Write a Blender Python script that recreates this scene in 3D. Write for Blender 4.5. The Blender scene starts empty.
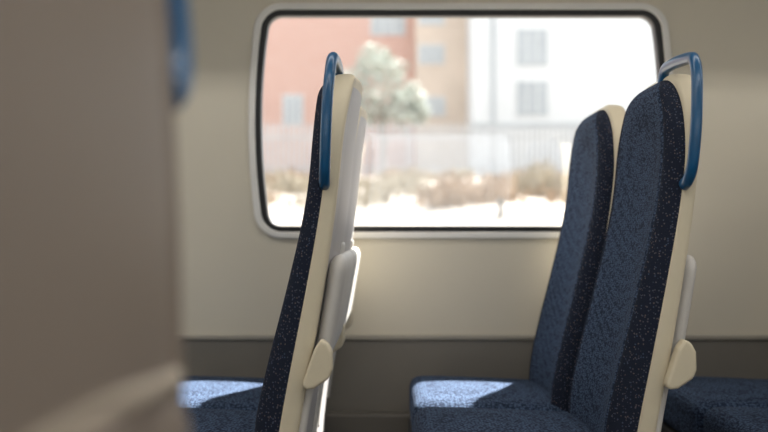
import bpy, bmesh, math, random
from mathutils import Vector
random.seed(7)
S = bpy.context.scene
S.view_settings.view_transform = 'Standard'
col = S.collection

def lin(c):
    r = []
    for v in c:
        v /= 255.0
        r.append(v/12.92 if v <= 0.04045 else ((v+0.055)/1.055)**2.4)
    return (r[0], r[1], r[2], 1)

# ---------------------------------------------------------------- materials
def mat(name, rgb, rough=0.6, noise=0.06, nscale=6.0, spec=0.4, metallic=0.0, bump=0.0, bscale=200, coord='Object'):
    m = bpy.data.materials.new(name); m.use_nodes = True
    nt = m.node_tree; b = nt.nodes['Principled BSDF']
    b.inputs['Roughness'].default_value = rough
    b.inputs['Metallic'].default_value = metallic
    b.inputs['Specular IOR Level'].default_value = spec
    tc = nt.nodes.new('ShaderNodeTexCoord')
    n = nt.nodes.new('ShaderNodeTexNoise'); n.inputs['Scale'].default_value = nscale
    n.inputs['Detail'].default_value = 4
    nt.links.new(tc.outputs[coord], n.inputs['Vector'])
    r = nt.nodes.new('ShaderNodeValToRGB')
    c = lin(rgb)
    r.color_ramp.elements[0].position = 0.3; r.color_ramp.elements[1].position = 0.7
    r.color_ramp.elements[0].color = tuple(v*(1-noise) for v in c[:3])+(1,)
    r.color_ramp.elements[1].color = tuple(min(1, v*(1+noise)) for v in c[:3])+(1,)
    nt.links.new(n.outputs['Fac'], r.inputs['Fac'])
    nt.links.new(r.outputs['Color'], b.inputs['Base Color'])
    if bump:
        n2 = nt.nodes.new('ShaderNodeTexNoise'); n2.inputs['Scale'].default_value = bscale
        nt.links.new(tc.outputs[coord], n2.inputs['Vector'])
        bp = nt.nodes.new('ShaderNodeBump'); bp.inputs['Strength'].default_value = bump
        bp.inputs['Distance'].default_value = 0.002
        nt.links.new(n2.outputs['Fac'], bp.inputs['Height'])
        nt.links.new(bp.outputs['Normal'], b.inputs['Normal'])
    return m

def fabric_center():
    m = bpy.data.materials.new('moquette_blue_weave'); m.use_nodes = True
    nt = m.node_tree; L = nt.links; b = nt.nodes['Principled BSDF']
    b.inputs['Roughness'].default_value = 0.95
    b.inputs['Specular IOR Level'].default_value = 0.1
    tc = nt.nodes.new('ShaderNodeTexCoord')
    mp = nt.nodes.new('ShaderNodeMapping'); mp.inputs['Scale'].default_value = (150, 150, 230)
    L.new(tc.outputs['Object'], mp.inputs['Vector'])
    v = nt.nodes.new('ShaderNodeTexVoronoi'); v.inputs['Scale'].default_value = 1.0
    v.inputs['Randomness'].default_value = 0.7
    L.new(mp.outputs['Vector'], v.inputs['Vector'])
    r = nt.nodes.new('ShaderNodeValToRGB')
    r.color_ramp.elements[0].position = 0.10; r.color_ramp.elements[0].color = lin((78, 95, 120))
    r.color_ramp.elements[1].position = 0.68; r.color_ramp.elements[1].color = lin((32, 40, 57))
    L.new(v.outputs['Distance'], r.inputs['Fac'])
    n = nt.nodes.new('ShaderNodeTexNoise'); n.inputs['Scale'].default_value = 420
    L.new(tc.outputs['Object'], n.inputs['Vector'])
    mx = nt.nodes.new('ShaderNodeMixRGB'); mx.blend_type = 'OVERLAY'; mx.inputs['Fac'].default_value = 0.25
    L.new(r.outputs['Color'], mx.inputs['Color1']); L.new(n.outputs['Fac'], mx.inputs['Color2'])
    L.new(mx.outputs['Color'], b.inputs['Base Color'])
    bp = nt.nodes.new('ShaderNodeBump'); bp.inputs['Strength'].default_value = 0.45; bp.inputs['Distance'].default_value = 0.002
    bp.invert = True
    L.new(v.outputs['Distance'], bp.inputs['Height']); L.new(bp.outputs['Normal'], b.inputs['Normal'])
    return m

def fabric_side():
    m = bpy.data.materials.new('moquette_navy_dots'); m.use_nodes = True
    nt = m.node_tree; L = nt.links; b = nt.nodes['Principled BSDF']
    b.inputs['Roughness'].default_value = 0.95
    b.inputs['Specular IOR Level'].default_value = 0.1
    tc = nt.nodes.new('ShaderNodeTexCoord')
    v = nt.nodes.new('ShaderNodeTexVoronoi'); v.inputs['Scale'].default_value = 220
    L.new(tc.outputs['Object'], v.inputs['Vector'])
    lt = nt.nodes.new('ShaderNodeMath'); lt.operation = 'LESS_THAN'; lt.inputs[1].default_value = 0.33
    L.new(v.outputs['Distance'], lt.inputs[0])
    sp = nt.nodes.new('ShaderNodeSeparateColor'); L.new(v.outputs['Color'], sp.inputs['Color'])
    gt = nt.nodes.new('ShaderNodeMath'); gt.operation = 'GREATER_THAN'; gt.inputs[1].default_value = 0.45
    L.new(sp.outputs['Red'], gt.inputs[0])
    mu = nt.nodes.new('ShaderNodeMath'); mu.operation = 'MULTIPLY'
    L.new(lt.outputs[0], mu.inputs[0]); L.new(gt.outputs[0], mu.inputs[1])
    dot = nt.nodes.new('ShaderNodeValToRGB')
    dot.color_ramp.elements[0].color = lin((96, 86, 86)); dot.color_ramp.elements[1].color = lin((62, 76, 100))
    L.new(sp.outputs['Green'], dot.inputs['Fac'])
    mx = nt.nodes.new('ShaderNodeMixRGB'); mx.inputs['Color1'].default_value = lin((33, 38, 51))
    L.new(mu.outputs[0], mx.inputs['Fac']); L.new(dot.outputs['Color'], mx.inputs['Color2'])
    L.new(mx.outputs['Color'], b.inputs['Base Color'])
    n = nt.nodes.new('ShaderNodeTexNoise'); n.inputs['Scale'].default_value = 350
    L.new(tc.outputs['Object'], n.inputs['Vector'])
    bp = nt.nodes.new('ShaderNodeBump'); bp.inputs['Strength'].default_value = 0.6; bp.inputs['Distance'].default_value = 0.002
    L.new(n.outputs['Fac'], bp.inputs['Height']); L.new(bp.outputs['Normal'], b.inputs['Normal'])
    return m

def brick_mat():
    m = bpy.data.materials.new('brick_red'); m.use_nodes = True
    nt = m.node_tree; L = nt.links; b = nt.nodes['Principled BSDF']; b.inputs['Roughness'].default_value = 0.9
    tc = nt.nodes.new('ShaderNodeTexCoord')
    mp = nt.nodes.new('ShaderNodeMapping'); mp.inputs['Rotation'].default_value = (math.radians(90), 0, 0)
    L.new(tc.outputs['Object'], mp.inputs['Vector'])
    br = nt.nodes.new('ShaderNodeTexBrick'); br.inputs['Scale'].default_value = 2.2
    br.inputs['Color1'].default_value = lin((184, 148, 136)); br.inputs['Color2'].default_value = lin((176, 137, 124))
    br.inputs['Mortar'].default_value = lin((190, 172, 162))
    L.new(mp.outputs['Vector'], br.inputs['Vector'])
    L.new(br.outputs['Color'], b.inputs['Base Color'])
    return m

M_cream = mat('cream_plastic', (203, 192, 168), 0.6, 0.03, 9, 0.35)
M_grey = mat('grey_back_plastic', (172, 168, 168), 0.5, 0.03, 9, 0.4)
M_tray = mat('tray_plastic', (196, 192, 187), 0.5, 0.03, 9, 0.4)
M_back_shade = mat('grey_back_plastic_shaded', (134, 121, 110), 0.5, 0.03, 9, 0.4)  # shaded copy of the grey back plastic, the dimness is in the colour
M_blue = mat('blue_handle_paint', (14, 78, 120), 0.28, 0.03, 20, 0.6)
M_dark = mat('dark_metal', (40, 40, 42), 0.5, 0.1, 20, 0.4, 0.3)
M_wall = mat('wall_laminate', (200, 193, 177), 0.55, 0.02, 3, 0.3, bump=0.05, bscale=300)
M_dado = mat('dado_panel', (114, 110, 103), 0.6, 0.04, 5, 0.3)
M_base = mat('heater_duct', (100, 96, 90), 0.6, 0.05, 5, 0.3)
M_lip = mat('trim_alu', (150, 145, 135), 0.45, 0.03, 9)
M_highlight = mat('highlight_plastic', (186, 173, 155), 0.45, 0.03, 9)  # paler than the shell, carries a painted highlight
M_bezel = mat('window_bezel', (215, 213, 209), 0.3, 0.02, 9)
M_rubber = mat('black_gasket', (16, 17, 20), 0.4, 0.1, 20)
M_floor = mat('floor_vinyl', (70, 70, 74), 0.6, 0.2, 60)
M_ceil = mat('ceiling_panel', (205, 200, 190), 0.6, 0.02, 3)
M_fc = fabric_center(); M_fs = fabric_side(); M_brick = brick_mat()
M_tan = mat('tan_render', (188, 172, 158), 0.9, 0.06, 0.6)
M_white = mat('white_render', (196, 196, 196), 0.9, 0.03, 0.4)
M_wglass = mat('building_glass', (154, 158, 161), 0.4, 0.1, 0.5)
M_wframe = mat('building_frame', (194, 193, 192), 0.6)
M_ground = mat('dry_ground', (124, 117, 110), 1.0, 0.35, 0.8)
M_fence = mat('galvanised_fence', (162, 162, 163), 0.6, 0.08, 2)
M_leaf = mat('tree_leaves', (164, 168, 160), 0.9, 0.25, 1.5)
M_bark = mat('bark', (130, 122, 114), 0.9, 0.2, 5)
M_dry = mat('dry_grass', (144, 126, 108), 0.9, 0.3, 4)
M_sage = mat('pale_grass', (152, 144, 130), 0.9, 0.3, 4)

def glass_mat():
    m = bpy.data.materials.new('window_glass'); m.use_nodes = True
    nt = m.node_tree; nt.nodes.clear()
    o = nt.nodes.new('ShaderNodeOutputMaterial'); t = nt.nodes.new('ShaderNodeBsdfTransparent')
    t.inputs['Color'].default_value = (0.96, 0.97, 0.97, 1)
    g = nt.nodes.new('ShaderNodeBsdfGlossy'); g.inputs['Roughness'].default_value = 0.02
    mx = nt.nodes.new('ShaderNodeMixShader'); mx.inputs['Fac'].default_value = 0.05
    nt.links.new(t.outputs[0], mx.inputs[1]); nt.links.new(g.outputs[0], mx.inputs[2]); nt.links.new(mx.outputs[0], o.inputs[0])
    return m
M_glass = glass_mat()

# ---------------------------------------------------------------- helpers
def mesh_obj(name, verts, faces, mats, parent=None, smooth=True, midx=None):
    me = bpy.data.meshes.new(name); me.from_pydata([tuple(v) for v in verts], [], faces); me.update()
    if not isinstance(mats, (list, tuple)): mats = [mats]
    for m in mats: me.materials.append(m)
    if midx:
        for p, i in zip(me.polygons, midx): p.material_index = i
    if smooth:
        for p in me.polygons: p.use_smooth = True
    bm = bmesh.new(); bm.from_mesh(me); bmesh.ops.recalc_face_normals(bm, faces=bm.faces); bm.to_mesh(me); bm.free()
    ob = bpy.data.objects.new(name, me); col.objects.link(ob)
    if parent: ob.parent = parent
    return ob

def empty(name, loc=(0, 0, 0)):
    e = bpy.data.objects.new(name, None); e.location = loc; e.empty_display_size = 0.1
    col.objects.link(e); return e

def box(name, lo, hi, m, parent=None, bevel=0.0):
    bm = bmesh.new(); bmesh.ops.create_cube(bm, size=1)
    for v in bm.verts:
        v.co = Vector([(lo[i]+hi[i])/2 + v.co[i]*(hi[i]-lo[i]) for i in range(3)])
    if bevel: bmesh.ops.bevel(bm, geom=bm.edges[:], offset=bevel, segments=3, affect='EDGES', profile=0.5)
    me = bpy.data.meshes.new(name); bm.to_mesh(me); bm.free(); me.materials.append(m)
    ob = bpy.data.objects.new(name, me); col.objects.link(ob)
    if parent: ob.parent = parent
    return ob

def rbox(name, lo, hi, r, m, parent=None, cuts=14, fn=None):
    """densely tessellated rounded box with optional deform"""
    h = [(hi[i]-lo[i])/2 for i in range(3)]; c = [(hi[i]+lo[i])/2 for i in range(3)]
    bm = bmesh.new(); bmesh.ops.create_cube(bm, size=2)
    bmesh.ops.subdivide_edges(bm, edges=bm.edges[:], cuts=cuts, use_grid_fill=True)
    for v in bm.verts:
        p = Vector([v.co[i]*h[i] for i in range(3)])
        rr = [min(r, h[i]*0.999) for i in range(3)]
        q = Vector([max(-(h[i]-rr[i]), min(h[i]-rr[i], p[i])) for i in range(3)])
        d = Vector([(p[i]-q[i])/rr[i] for i in range(3)])
        if d.length > 1e-6:
            mxc = max(abs(x) for x in d)
            d = d.normalized()*mxc
            p = q + Vector([d[i]*rr[i] for i in range(3)])
        p = p + Vector(c)
        if fn: p = fn(p)
        v.co = p
    me = bpy.data.meshes.new(name); bm.to_mesh(me); bm.free(); me.materials.append(m)
    for f in me.polygons: f.use_smooth = True
    ob = bpy.data.objects.new(name, me); col.objects.link(ob)
    if parent: ob.parent = parent
    return ob

def catmull(pts, n=10):
    out = []; P = [Vector(p) for p in pts]; P = [P[0]*2-P[1]] + P + [P[-1]*2-P[-2]]
    for i in range(1, len(P)-2):
        for k in range(n):
            t = k/n; a, b, c, d = P[i-1], P[i], P[i+1], P[i+2]
            out.append(0.5*((2*b)+(c-a)*t+(2*a-5*b+4*c-d)*t*t+(3*b-a-3*c+d)*t**3))
    out.append(P[-2]); return out

def tube(name, pts, r, m, parent=None, ry=None, seg=14):
    pts = catmull(pts); ry = ry or r
    V = []; F = []; up = Vector((1, 0, 0))
    for i, p in enumerate(pts):
        t = (pts[min(i+1, len(pts)-1)]-pts[max(i-1, 0)]).normalized()
        a = up - t*up.dot(t); a.normalize(); b = t.cross(a)
        for k in range(seg):
            th = 2*math.pi*k/seg
            V.append(p + a*r*math.cos(th) + b*ry*math.sin(th))
    n = len(pts)
    for i in range(n-1):
        for k in range(seg):
            F.append((i*seg+k, i*seg+(k+1) % seg, (i+1)*seg+(k+1) % seg, (i+1)*seg+k))
    F.append(tuple(range(seg))); F.append(tuple((n-1)*seg+k for k in range(seg)))
    return mesh_obj(name, V, F, m, parent)

def plate(name, loops, y0, y1, m, parent=None, bevel=0.0):
    """extruded planar shape in XZ (first loop outer, rest holes), between y0 and y1"""
    cu = bpy.data.curves.new(name, 'CURVE'); cu.dimensions = '2D'; cu.fill_mode = 'BOTH'
    cu.extrude = abs(y1-y0)/2 - bevel; cu.bevel_depth = bevel; cu.bevel_resolution = 2
    for lp in loops:
        s = cu.splines.new('POLY'); s.points.add(len(lp)-1)
        for i, (x, z) in enumerate(lp): s.points[i].co = (x, z, 0, 1)
        s.use_cyclic_u = True
    tmp = bpy.data.objects.new('tmp', cu); col.objects.link(tmp)
    dg = bpy.context.evaluated_depsgraph_get(); me = bpy.data.meshes.new_from_object(tmp.evaluated_get(dg))
    bpy.data.objects.remove(tmp)
    ym = (y0+y1)/2
    for v in me.vertices:
        x, z, e = v.co; v.co = (x, ym-e, z)
    me.materials.clear(); me.materials.append(m)
    ob = bpy.data.objects.new(name, me); ob.name = name; col.objects.link(ob)
    if parent: ob.parent = parent
    return ob

def win_outline(cx, cz, hw, hh, r, bow, off=0.0):
    """rounded rectangle with slightly bowed sides"""
    hw -= off; hh -= off; r = max(0.01, r-off); out = []
    for (sx, sz, a0) in ((1, 1, 0), (-1, 1, 90), (-1, -1, 180), (1, -1, 270)):
        for k in range(13):
            a = math.radians(a0+90*k/12)
            out.append((sx*(hw-r)+r*math.cos(a), sz*(hh-r)+r*math.sin(a)))
        # side points
        if a0 == 90 or a0 == 270:
            for k in range(1, 14):
                t = k/14; out.append((sx*hw, sz*(hh-r)*(1-2*t)))
    res = []
    for x, z in out:
        f = max(0, 1-(z/(hh))**2)
        res.append((cx + x + (bow*f*(1 if x > 0 else -1) if abs(x) > hw*0.8 else 0) - (bow if x > 0 else -bow)*(1 if abs(x) > hw*0.8 else 0), cz+z))
    return res

# ---------------------------------------------------------------- room shell
WX0, WX1, ZT = -4.2, 4.2, 2.2
YN = -3.15
wins = [0.21, 0.21-2.05, 0.21+2.05]
HW, HH, CZ, BOW, RR = 0.6235, 0.343, 1.192, 0.026, 0.068

def wall_with_windows(side, y0, y1, inner):
    rect = [(WX0, 0), (WX1, 0), (WX1, ZT), (WX0, ZT)]
    loops = [rect] + [win_outline(cx, CZ, HW, HH, RR, BOW, 0.014) for cx in wins]
    plate('wall_'+side, loops, y0, y1, M_wall)
    s = 1 if inner == 0 else -1
    for cx in wins:
        k = wall_with_windows.n; wall_with_windows.n += 1
        e = empty('window_%d' % k)
        yi = inner
        o = [win_outline(cx, CZ, HW, HH, RR, BOW, d) for d in (0, 0.012, 0.013, 0.029)]
        plate('bezel', [o[0], o[1]], yi-0.012*s, yi+0.006*s, M_bezel, e, 0.004)
        plate('gasket', [o[1], o[3]], yi-0.007*s, yi+0.03*s, M_rubber, e, 0.004)
        plate('glass_pane', [win_outline(cx, CZ, HW, HH, RR, BOW, 0.025)], yi+0.018*s, yi+0.022*s, M_glass, e)
wall_with_windows.n = 1
wall_with_windows('far', 0.0, 0.06, 0.0)
wall_with_windows('near', YN-0.06, YN, YN)
box('wall_left', (WX0-0.05, YN, 0), (WX0, 0, ZT), M_wall)
box('wall_right', (WX1, YN, 0), (WX1+0.05, 0, ZT), M_wall)
box('floor', (WX0-0.05, YN-0.06, -0.08), (WX1+0.05, 0.06, 0), M_floor)
box('ceiling', (WX0-0.05, YN-0.06, ZT), (WX1+0.05, 0.06, ZT+0.06), M_ceil)
box('baseboard_far', (WX0, -0.045, 0), (WX1, 0, 0.335), M_base, bevel=0.008)
box('trim_1', (WX0, -0.006, 0.335), (WX1, 0, 0.546), M_dado)
box('trim_2', (WX0, -0.012, 0.546), (WX1, 0, 0.560), M_lip, bevel=0.004)
# unseen overhead rack, added to shade the top of the window wall
lr = empty('shade_rack')
box('shelf', (WX0, -0.36, 1.70), (WX1, 0, 1.73), M_ceil, lr, 0.008)
box('front_lip', (WX0, -0.385, 1.69), (WX1, -0.355, 1.76), M_lip, lr, 0.008)
for k in range(-4, 5):
    box('bracket', (k*1.02-.015, -0.34, 1.64), (k*1.02+.015, 0, 1.70), M_lip, lr, 0.006)

# unseen ceiling strips, added as fill light for the interior
for yy, en in ((-0.85, 27), (-2.1, 38)):
    e = empty('ceiling_fill')
    box('housing', (-3.6, yy-0.07, ZT-0.03), (3.6, yy+0.07, ZT), M_bezel, e, 0.01)
    l = bpy.data.lights.new('lamp', 'AREA'); l.shape = 'RECTANGLE'; l.size = 7.0; l.size_y = 0.12
    l.energy = en; l.color = (1.0, 0.965, 0.91)
    lo = bpy.data.objects.new('lamp', l); lo.location = (0, yy, ZT-0.04); col.objects.link(lo); lo.parent = e

# ---------------------------------------------------------------- seats
TZ = [0.28, 0.38, 0.494, 0.609, 0.74, 0.87, 0.957, 1.056, 1.144, 1.20]
TF = [-.255, -.262, -.260, -.234, -.200, -.169, -.153, -.146, -.140, -.136]
TS = [-.232, -.226, -.210, -.188, -.162, -.138, -.125, -.117, -.113, -.112]
TB = [-.190, -.186, -.173, -.151, -.128, -.108, -.097, -.088, -.074, -.064]
def itp(T, z):
    def one(z):
        if z <= TZ[0]: return T[0]
        for i in range(len(TZ)-1):
            if z <= TZ[i+1]:
                t = (z-TZ[i])/(TZ[i+1]-TZ[i]); return T[i]*(1-t)+T[i+1]*t
        return T[-1]
    return sum(one(z+d) for d in (-.05, -.033, -.016, 0, .016, .033, .05))/7
SW = 0.43
def halfw(z, zt, rz, ry, hw):
    if z < zt-rz: return hw - 0.012*max(0, min(1, (0.62-z)/0.3))
    s = min(1, (z-(zt-rz))/rz)
    return hw-ry+ry*math.sqrt(max(0, 1-s**2.2))

def build_seat(x, y, mirror=False, handle=True, tilt=0.0, back=None, tray_z=0.0, tray_t=0.036, hdx=0.0, hdz=0.0, highlight=False, cdx=0.0):
    """x offset; y of the aisle edge; mirror -> aisle edge is at the higher-y side"""
    e = empty('train_seat', (x, y, 0))
    tray = back or M_tray
    back = back or M_grey
    rim = M_cream if back is M_grey else back
    sg = -1 if mirror else 1
    def T(px, py, pz):  # py 0..SW from aisle edge inwards
        return Vector((px - tilt*(pz-0.45) if pz > 0.45 else px, py*sg, pz))
    cy = SW/2
    # shell
    V = []; F = []; MI = []
    RZ, RY = 0.19, 0.165
    zt = 1.188; z0 = 0.28
    zs = [z0+(zt-RZ-z0)*i/30 for i in range(30)] + [zt-RZ+RZ*math.sin(math.pi/2*i/40) for i in range(41)]
    ring = None
    for z in zs:
        w = halfw(z, zt, RZ, RY, 0.213); xs = itp(TS, z); xb = itp(TB, z)
        s = max(0, (z-(zt-0.02))/0.02); k = math.sqrt(max(0.0, 1-s*s))*0.85+0.15
        xm = (xs+xb)/2; xs = xm+(xs-xm)*k; xb = xm+(xb-xm)*k
        pts = []
        rc = 0.008
        pts += [(xs, -w+rc), (xs, 0), (xs, w-rc)]
        pts += [(xs+0.002, w-0.002), (xs+0.005, w), (xb-0.008, w), (xb-0.002, w-0.002), (xb, w-0.008), (xb+0.001, w-0.018)]
        M = 12
        for i in range(M+1):
            u = 1-2*i/M; ww = w-0.022
            pts.append((xb-0.002*k+0.014*k*(1-u*u)**0.7, ww*u))
        pts += [(xb+0.001, -(w-0.018)), (xb, -(w-0.008)), (xb-0.002, -(w-0.002)), (xb-0.008, -w), (xs+0.005, -w), (xs+0.002, -(w-0.002))]
        ring = len(pts)
        for px, py in pts: V.append(T(px, py+cy, z))
    n = len(zs)
    for i in range(n-1):
        for k in range(ring):
            F.append((i*ring+k, i*ring+(k+1) % ring, (i+1)*ring+(k+1) % ring, (i+1)*ring+k))
            MI.append(1 if (9 <= k < 21 and zs[i] < 1.15) else 0)
    F.append(tuple(range(ring))); MI.append(0); F.append(tuple((n-1)*ring+k for k in range(ring))); MI.append(0)
    mesh_obj('back_shell', V, F, [rim, back], e, True, MI)
    # upholstered pad
    V = []; F = []; MI = []
    zp = 1.176; C = 44; RZ = 0.19
    zs = [0.36+(zp-RZ-0.36)*i/46 for i in range(46)] + [zp-RZ+RZ*math.sin(math.pi/2*i/34) for i in range(35)]
    for z in zs:
        w = halfw(z, zp, RZ, 0.165, 0.2095)
        xs = itp(TS, z); t = xs-itp(TF, z)+0.004
        top = max(0, (z-(zp-0.05))/0.05); t *= math.sqrt(max(0, 1-top**2.2))
        for i in range(C+1):
            u = -1+2*i/C
            u = math.copysign(1-(1-abs(u))**1.6, u)
            a = abs(u)
            edge = (1-max(0, (a-0.80)/0.20)**2.4)
            edge = max(0, edge)**0.6
            dish = 1-0.50*(1-min(1, a/0.78)**2.0)*min(1, max(0, (1.13-z)/0.12))
            groove = 0.14*math.exp(-((a-0.80)/0.018)**2)
            x_ = xs - t*edge*(dish-groove) + 0.002
            V.append(T(x_, cy+w*u, z))
        V.append(T(xs+0.006, cy, z))
    R = C+2; n = len(zs)
    for i in range(n-1):
        for k in range(C):
            F.append((i*R+k, i*R+k+1, (i+1)*R+k+1, (i+1)*R+k))
            u = abs(-1+2*(k+0.5)/C); u = 1-(1-u)**1.6
            MI.append(1 if u > 0.80 else 0)
    mesh_obj('back_pad', V, F, [M_fc, M_fs], e, True, MI)
    # seat cushion
    def puff(p):
        u = (p.y*sg-cy)/(SW/2); q = (p.x+0.43)/0.19
        if p.z > 0.40:
            p.z += 0.010*(1-u*u)*(1-min(1, q*q)) - 0.014*(q*0.5+0.5)
        p.x += cdx
        return p
    ya, yb = sorted((0.004*sg, (SW-0.004)*sg))
    rbox('seat_cushion', (-0.618, ya, 0.345), (-0.225, yb, 0.462), 0.034, M_fc, e, 18, puff)
    # under frame and pedestal
    ya, yb = sorted((0.03*sg, (SW-0.03)*sg))
    rbox('seat_pan', (-0.60, ya, 0.30), (-0.20, yb, 0.350), 0.012, M_dark, e, 6)
    yc = 0.20*sg
    rbox('pedestal', (-0.46, yc-0.03, 0.012), (-0.34, yc+0.03, 0.31), 0.015, M_dark, e, 6)
    rbox('foot_plate', (-0.54, yc-0.06, 0.0), (-0.26, yc+0.06, 0.018), 0.008, M_dark, e, 6)
    # folded tray table + latch
    def follow(p):
        return Vector((p.x + itp(TB, p.z) - tilt*(p.z-0.45), p.y, p.z))
    ya, yb = sorted((0.025*sg, (SW-0.012)*sg))
    rbox('tray_table', (0.000, ya, 0.615+tray_z), (tray_t, yb, 0.822+tray_z), 0.030, tray, e, 14, follow)
    ya, yb = sorted((0.19*sg, 0.24*sg))
    rbox('tray_latch', (0.004, ya, 0.812+tray_z), (0.018, yb, 0.845+tray_z), 0.008, tray, e, 5, follow)
    if highlight:  # added pale tube that draws the light strip across this seat back
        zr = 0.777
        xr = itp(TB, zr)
        tube('ledge_highlight', [T(xr-.008, 0.014, zr), T(xr-.001, 0.03, zr+.001), T(xr+.008, 0.12, zr+.010), T(xr+.010, 0.215, zr+.017), T(xr+.008, 0.32, zr+.010), T(xr-.008, SW-.014, zr)], 0.006, M_highlight, e, 0.007)
    # tray hinge blocks at the shell side
    for yq in ((-0.020, 0.012), (SW-0.010, SW+0.003)):
        prof = [(-.158, .575), (-.140, .577), (-.112, .596), (-.106, .612), (-.107, .645), (-.116, .662), (-.128, .668), (-.140, .650), (-.152, .615), (-.162, .586)]
        V = [T(px, yq[0], pz) for px, pz in prof] + [T(px, yq[1], pz) for px, pz in prof]
        m_ = len(prof)
        F = [tuple(range(m_)), tuple(range(m_, 2*m_))] + [(i, (i+1) % m_, m_+(i+1) % m_, m_+i) for i in range(m_)]
        o = mesh_obj('tray_hinge', V, F, rim, e, False)
        b = o.modifiers.new('bev', 'BEVEL'); b.width = 0.006; b.segments = 3
    # support arms running down the back below the tray
    for q in (0.03, SW-0.03):
        tube('tray_arm', [T(itp(TB, zz)+.004, q, zz) for zz in (.63, .58, .52, .46, .40)], 0.010, tray, e, 0.014)
    if handle:
        pts = [(-.122, .006, .955), (-.121, -.014, .964), (-.119, -.032, .992), (-.116, -.042, 1.06), (-.113, -.038, 1.12),
               (-.110, -.027, 1.160), (-.108, -.010, 1.184), (-.106, .015, 1.193), (-.106, .080, 1.200), (-.106, .145, 1.202), (-.106, .172, 1.198), (-.106, .186, 1.180), (-.106, .188, 1.150)]
        tube('grab_handle', [T(p[0]+hdx, p[1], p[2]+hdz) for p in pts], 0.0102, M_blue, e, 0.012)
    return e

Y0 = -0.960
P = 0.672
for i, xo in enumerate((0.0, P, 2*P)):
    build_seat(xo, Y0, False, True)
    build_seat(xo-(0.022 if i else 0), Y0+SW+0.008, False, False, cdx=0.022 if i else 0)
# camera-side seat in the foreground
build_seat(0.045, -2.6+0.575, True, True, tilt=0.17, back=M_back_shade, tray_z=-0.055, tray_t=0.012, hdx=0.021, hdz=0.003, highlight=True)

# ---------------------------------------------------------------- exterior
prof = [(0.1, -1.2), (1.5, -1.15), (3.5, -0.8), (6.0, 0.35), (9.0, 1.15), (14, 1.7), (20, 2.2), (27, 2.6), (40, 2.9), (90, 3.0)]
V = []; F = []
NX = 60
for d, z in prof:
    for i in range(NX+1):
        V.append((-45+90*i/NX, d, z+(random.uniform(-.06, .06) if 2 < d < 27 else 0)))
for j in range(len(prof)-1):
    for i in range(NX):
        F.append((j*(NX+1)+i, j*(NX+1)+i+1, (j+1)*(NX+1)+i+1, (j+1)*(NX+1)+i))
mesh_obj('ground', V, F, M_ground)
def gz(d):
    for i in range(len(prof)-1):
        if d <= prof[i+1][0]:
            t = (d-prof[i][0])/(prof[i+1][0]-prof[i][0]); return prof[i][1]*(1-t)+prof[i+1][1]*t
    return 3

def px(u, D): return (u-390)*D/880
def pz(v, D): return 0.87+(230-v)*D/880

# palisade fence
V = []; F = []
def addbox(lo, hi):
    b = len(V)
    for x_ in (lo[0], hi[0]):
        for y_ in (lo[1], hi[1]):
            for z_ in (lo[2], hi[2]): V.append((x_, y_, z_))
    for f in ((0, 1, 3, 2), (4, 6, 7, 5), (0, 4, 5, 1), (2, 3, 7, 6), (0, 2, 6, 4), (1, 5, 7, 3)): F.append(tuple(b+i for i in f))
yf = 26.0; zf = gz(26.0)-0.05; x_ = -16
while x_ < 18:
    b = len(V)
    addbox((x_, yf, zf), (x_+0.09, yf+0.02, zf+1.75))
    V.extend([(x_, yf, zf+1.75), (x_+0.09, yf, zf+1.75), (x_+0.045, yf+0.01, zf+1.88)]); F.append((b+8, b+9, b+10))
    x_ += 0.17
for zz in (0.35, 1.35): addbox((-16, yf+0.02, zf+zz), (18, yf+0.07, zf+zz+0.07))
x_ = -16
while x_ < 18:
    addbox((x_, yf+0.03, zf), (x_+0.12, yf+0.13, zf+1.8)); x_ += 2.75
mesh_obj('palisade_fence', V, F, M_fence, None, False)

def building(name, x0, x1, D, depth, ztop, m, wins):
    e = empty(name); y = D-2.6
    body = box('walls', (x0, y, 2.8), (x1, y+depth, ztop), m, e)
    box('parapet', (x0-0.05, y-0.12, ztop), (x1+0.05, y+depth+0.1, ztop+0.35), M_wframe, e)
    for (u0, u1, v0, v1) in wins:
        a0, a1 = px(u0, D), px(u1, D); b0, b1 = pz(v1, D), pz(v0, D)
        box('window_frame', (a0-0.08, y-0.06, b0-0.08), (a1+0.08, y+0.02, b1+0.08), M_wframe, e)
        box('window_pane', (a0, y-0.08, b0), (a1, y-0.04, b1), M_wglass, e)
        n_ = 3
        for k in range(1, n_):
            xx = a0+(a1-a0)*k/n_
            box('mullion', (xx-0.03, y-0.10, b0), (xx+0.03, y-0.05, b1), M_wframe, e)
        for k in range(1, 4):
            zz = b0+(b1-b0)*k/4
            box('transom', (a0, y-0.095, zz-0.02), (a1, y-0.05, zz+0.02), M_wframe, e)
    return e
bw = [(372, 404, 16, 34), (284, 302, 96, 124)]
bw += [(u, u+30, 18, 34) for u in (180, 60)] + [(u, u+30, 96, 124) for u in (230, 170, 60)]
building('brick_building', px(-80, 52), px(415, 52), 52, 9, 15.5, M_brick, bw)
building('tan_building', px(416, 50), px(471, 50), 50, 9, 15.0, M_tan, [(420, 443, 8, 24), (420, 443, 46, 63), (424, 444, 98, 115)])
wb = building('white_building', px(472, 47), px(820, 47), 47, 10, 14.2, M_white,
         [(517, 547, 30, 65), (517, 547, 82, 115), (660, 690, 30, 65), (660, 690, 82, 115), (740, 770, 30, 65), (740, 770, 82, 115)])
box('drainpipe', (px(493, 47)-.07, 44.25, 2.9), (px(493, 47)+.07, 44.4, 13.9), M_wglass, wb)
box('string_course', (px(472, 47), 44.34, pz(126, 47)-.15), (px(820, 47), 44.4, pz(126, 47)+.15), M_wglass, wb)

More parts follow.
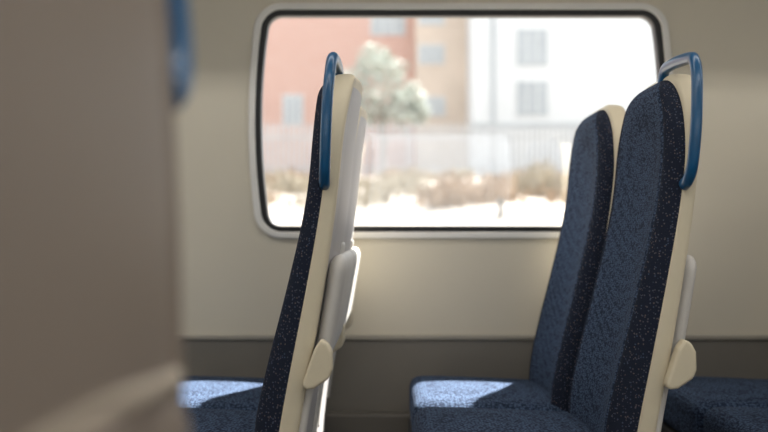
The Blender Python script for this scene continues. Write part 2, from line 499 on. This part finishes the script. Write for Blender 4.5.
def leafmesh(name, blobs, n, size, m, parent=None):
    V = []; F = []
    for (c, r) in blobs:
        for _ in range(n):
            d = Vector((random.gauss(0, 1), random.gauss(0, 1), random.gauss(0, 1))).normalized()*(r*random.random()**0.45)
            p = Vector(c)+Vector((d.x, d.y, d.z*0.9))
            a = Vector((random.gauss(0, 1), random.gauss(0, 1), random.gauss(0, 1))).normalized()
            b = a.cross(Vector((random.gauss(0, 1), random.gauss(0, 1), random.gauss(0, 1)))).normalized()
            s = size*random.uniform(.6, 1.3); k = len(V)
            V.extend([p-a*s, p+b*s*.5, p+a*s, p-b*s*.5]); F.append((k, k+1, k+2, k+3))
    return mesh_obj(name, V, F, m, parent, False)
D = 40; e = empty('tree'); tx = px(383, D); ty = D-2.6; tg = gz(ty)
tube('trunk', [(tx, ty, tg-.1), (tx+.05, ty, tg+1.2), (tx-.05, ty, tg+2.6), (tx, ty, tg+3.8)], 0.14, M_bark, e)
for k in range(5):
    a = k*1.3; tube('branch', [(tx, ty, tg+1.8+.2*k), (tx+.5*math.cos(a), ty+.4*math.sin(a), tg+2.5+.2*k), (tx+1.0*math.cos(a), ty+.8*math.sin(a), tg+3.2+.3*k)], 0.05, M_bark, e)
blobs = []
for (u, v, r) in ((372, 56, .8), (388, 70, .95), (358, 80, .9), (385, 98, 1.1), (408, 96, .8), (348, 100, .8), (366, 112, .9), (400, 116, .9), (418, 112, .6)):
    blobs.append(((px(u, D), ty+random.uniform(-.5, .5), pz(v, D)), r))
leafmesh('foliage', blobs, 230, 0.15, M_leaf, e)

def shrub(name, x, D, h, w, m, n=500):
    y = D-2.6; z = gz(y)-0.05; V = []; F = []
    for _ in range(n):
        bx = x+random.gauss(0, w*.35); by = y+max(-.7, min(.7, random.gauss(0, .3)))
        hh = h*random.uniform(.4, 1)*math.exp(-((bx-x)/w)**2); lean = Vector((random.gauss(0, .25), random.gauss(0, .25), 1)).normalized()
        p = Vector((bx, by, z)); q = p+lean*hh; s = 0.012; k = len(V); mid = (p+q)/2+Vector((random.gauss(0, .03), 0, 0))
        V.extend([p-Vector((s, 0, 0)), p+Vector((s, 0, 0)), mid+Vector((s, 0, 0)), mid-Vector((s, 0, 0)), q]); F.extend([(k, k+1, k+2, k+3), (k+3, k+2, k+4)])
        for _j in range(3):
            c = p.lerp(q, random.uniform(.4, 1)); a = Vector((random.gauss(0, 1), random.gauss(0, 1), random.gauss(0, 1))).normalized()*.04
            b = a.cross(Vector((0, 1, .3))).normalized()*.015; k = len(V); V.extend([c-a, c+b, c+a, c-b]); F.append((k, k+1, k+2, k+3))
    mesh_obj(name, V, F, m, None, False)
shrub('dry_shrub', px(450, 12.2), 12.2, .60, .55, M_dry, 220)
shrub('dry_shrub', px(486, 12.4), 12.4, .55, .6, M_dry, 200)
shrub('dry_shrub', px(540, 14), 14, .7, .6, M_sage, 200)
shrub('dry_shrub', px(300, 15), 15, .4, .9, M_sage, 200)
shrub('dry_shrub', px(400, 15), 15, .4, .7, M_sage, 200)
shrub('dry_shrub', px(590, 12.4), 12.4, .5, .7, M_dry, 200)
for k in range(44):
    shrub('dry_shrub', random.uniform(-4.5, 5.5), random.uniform(12.2, 23), random.uniform(.18, .45), random.uniform(.4, .9), random.choice((M_dry, M_sage)), 70)
pe = empty('marker_post'); D = 10.9
box('post', (px(501, D)-.03, D-2.6, gz(D-2.6)-.1), (px(501, D)+.03, D-2.54, pz(200, D)), M_dark, pe)
box('cap', (px(501, D)-.04, D-2.61, pz(200, D)), (px(501, D)+.04, D-2.53, pz(200, D)+.02), M_lip, pe)

# ---------------------------------------------------------------- light
w = bpy.data.worlds.new('World'); S.world = w; w.use_nodes = True
bg = w.node_tree.nodes['Background']; bg.inputs['Color'].default_value = (0.92, 0.96, 1.0, 1); bg.inputs['Strength'].default_value = 2.8
sun = bpy.data.lights.new('sun', 'SUN'); sun.energy = 40; sun.angle = math.radians(1.2); sun.color = (1.0, .96, .9)
so = bpy.data.objects.new('sun', sun); col.objects.link(so); so.location = (3, 6, 8)
so.rotation_mode = 'QUATERNION'
so.rotation_quaternion = Vector((-.49, -.56, -1.0)).to_track_quat('-Z', 'Y')

# ---------------------------------------------------------------- camera
cam = bpy.data.cameras.new('camera'); cam.sensor_width = 36; cam.lens = 880/768*36
cam.shift_x = -6/768; cam.shift_y = 14/768; cam.clip_start = 0.02; cam.clip_end = 300
cam.dof.use_dof = True; cam.dof.focus_distance = 1.75; cam.dof.aperture_fstop = 2.1
co = bpy.data.objects.new('camera', cam); co.location = (0, -2.6, 0.87); co.rotation_euler = (math.radians(90), 0, 0)
col.objects.link(co); S.camera = co
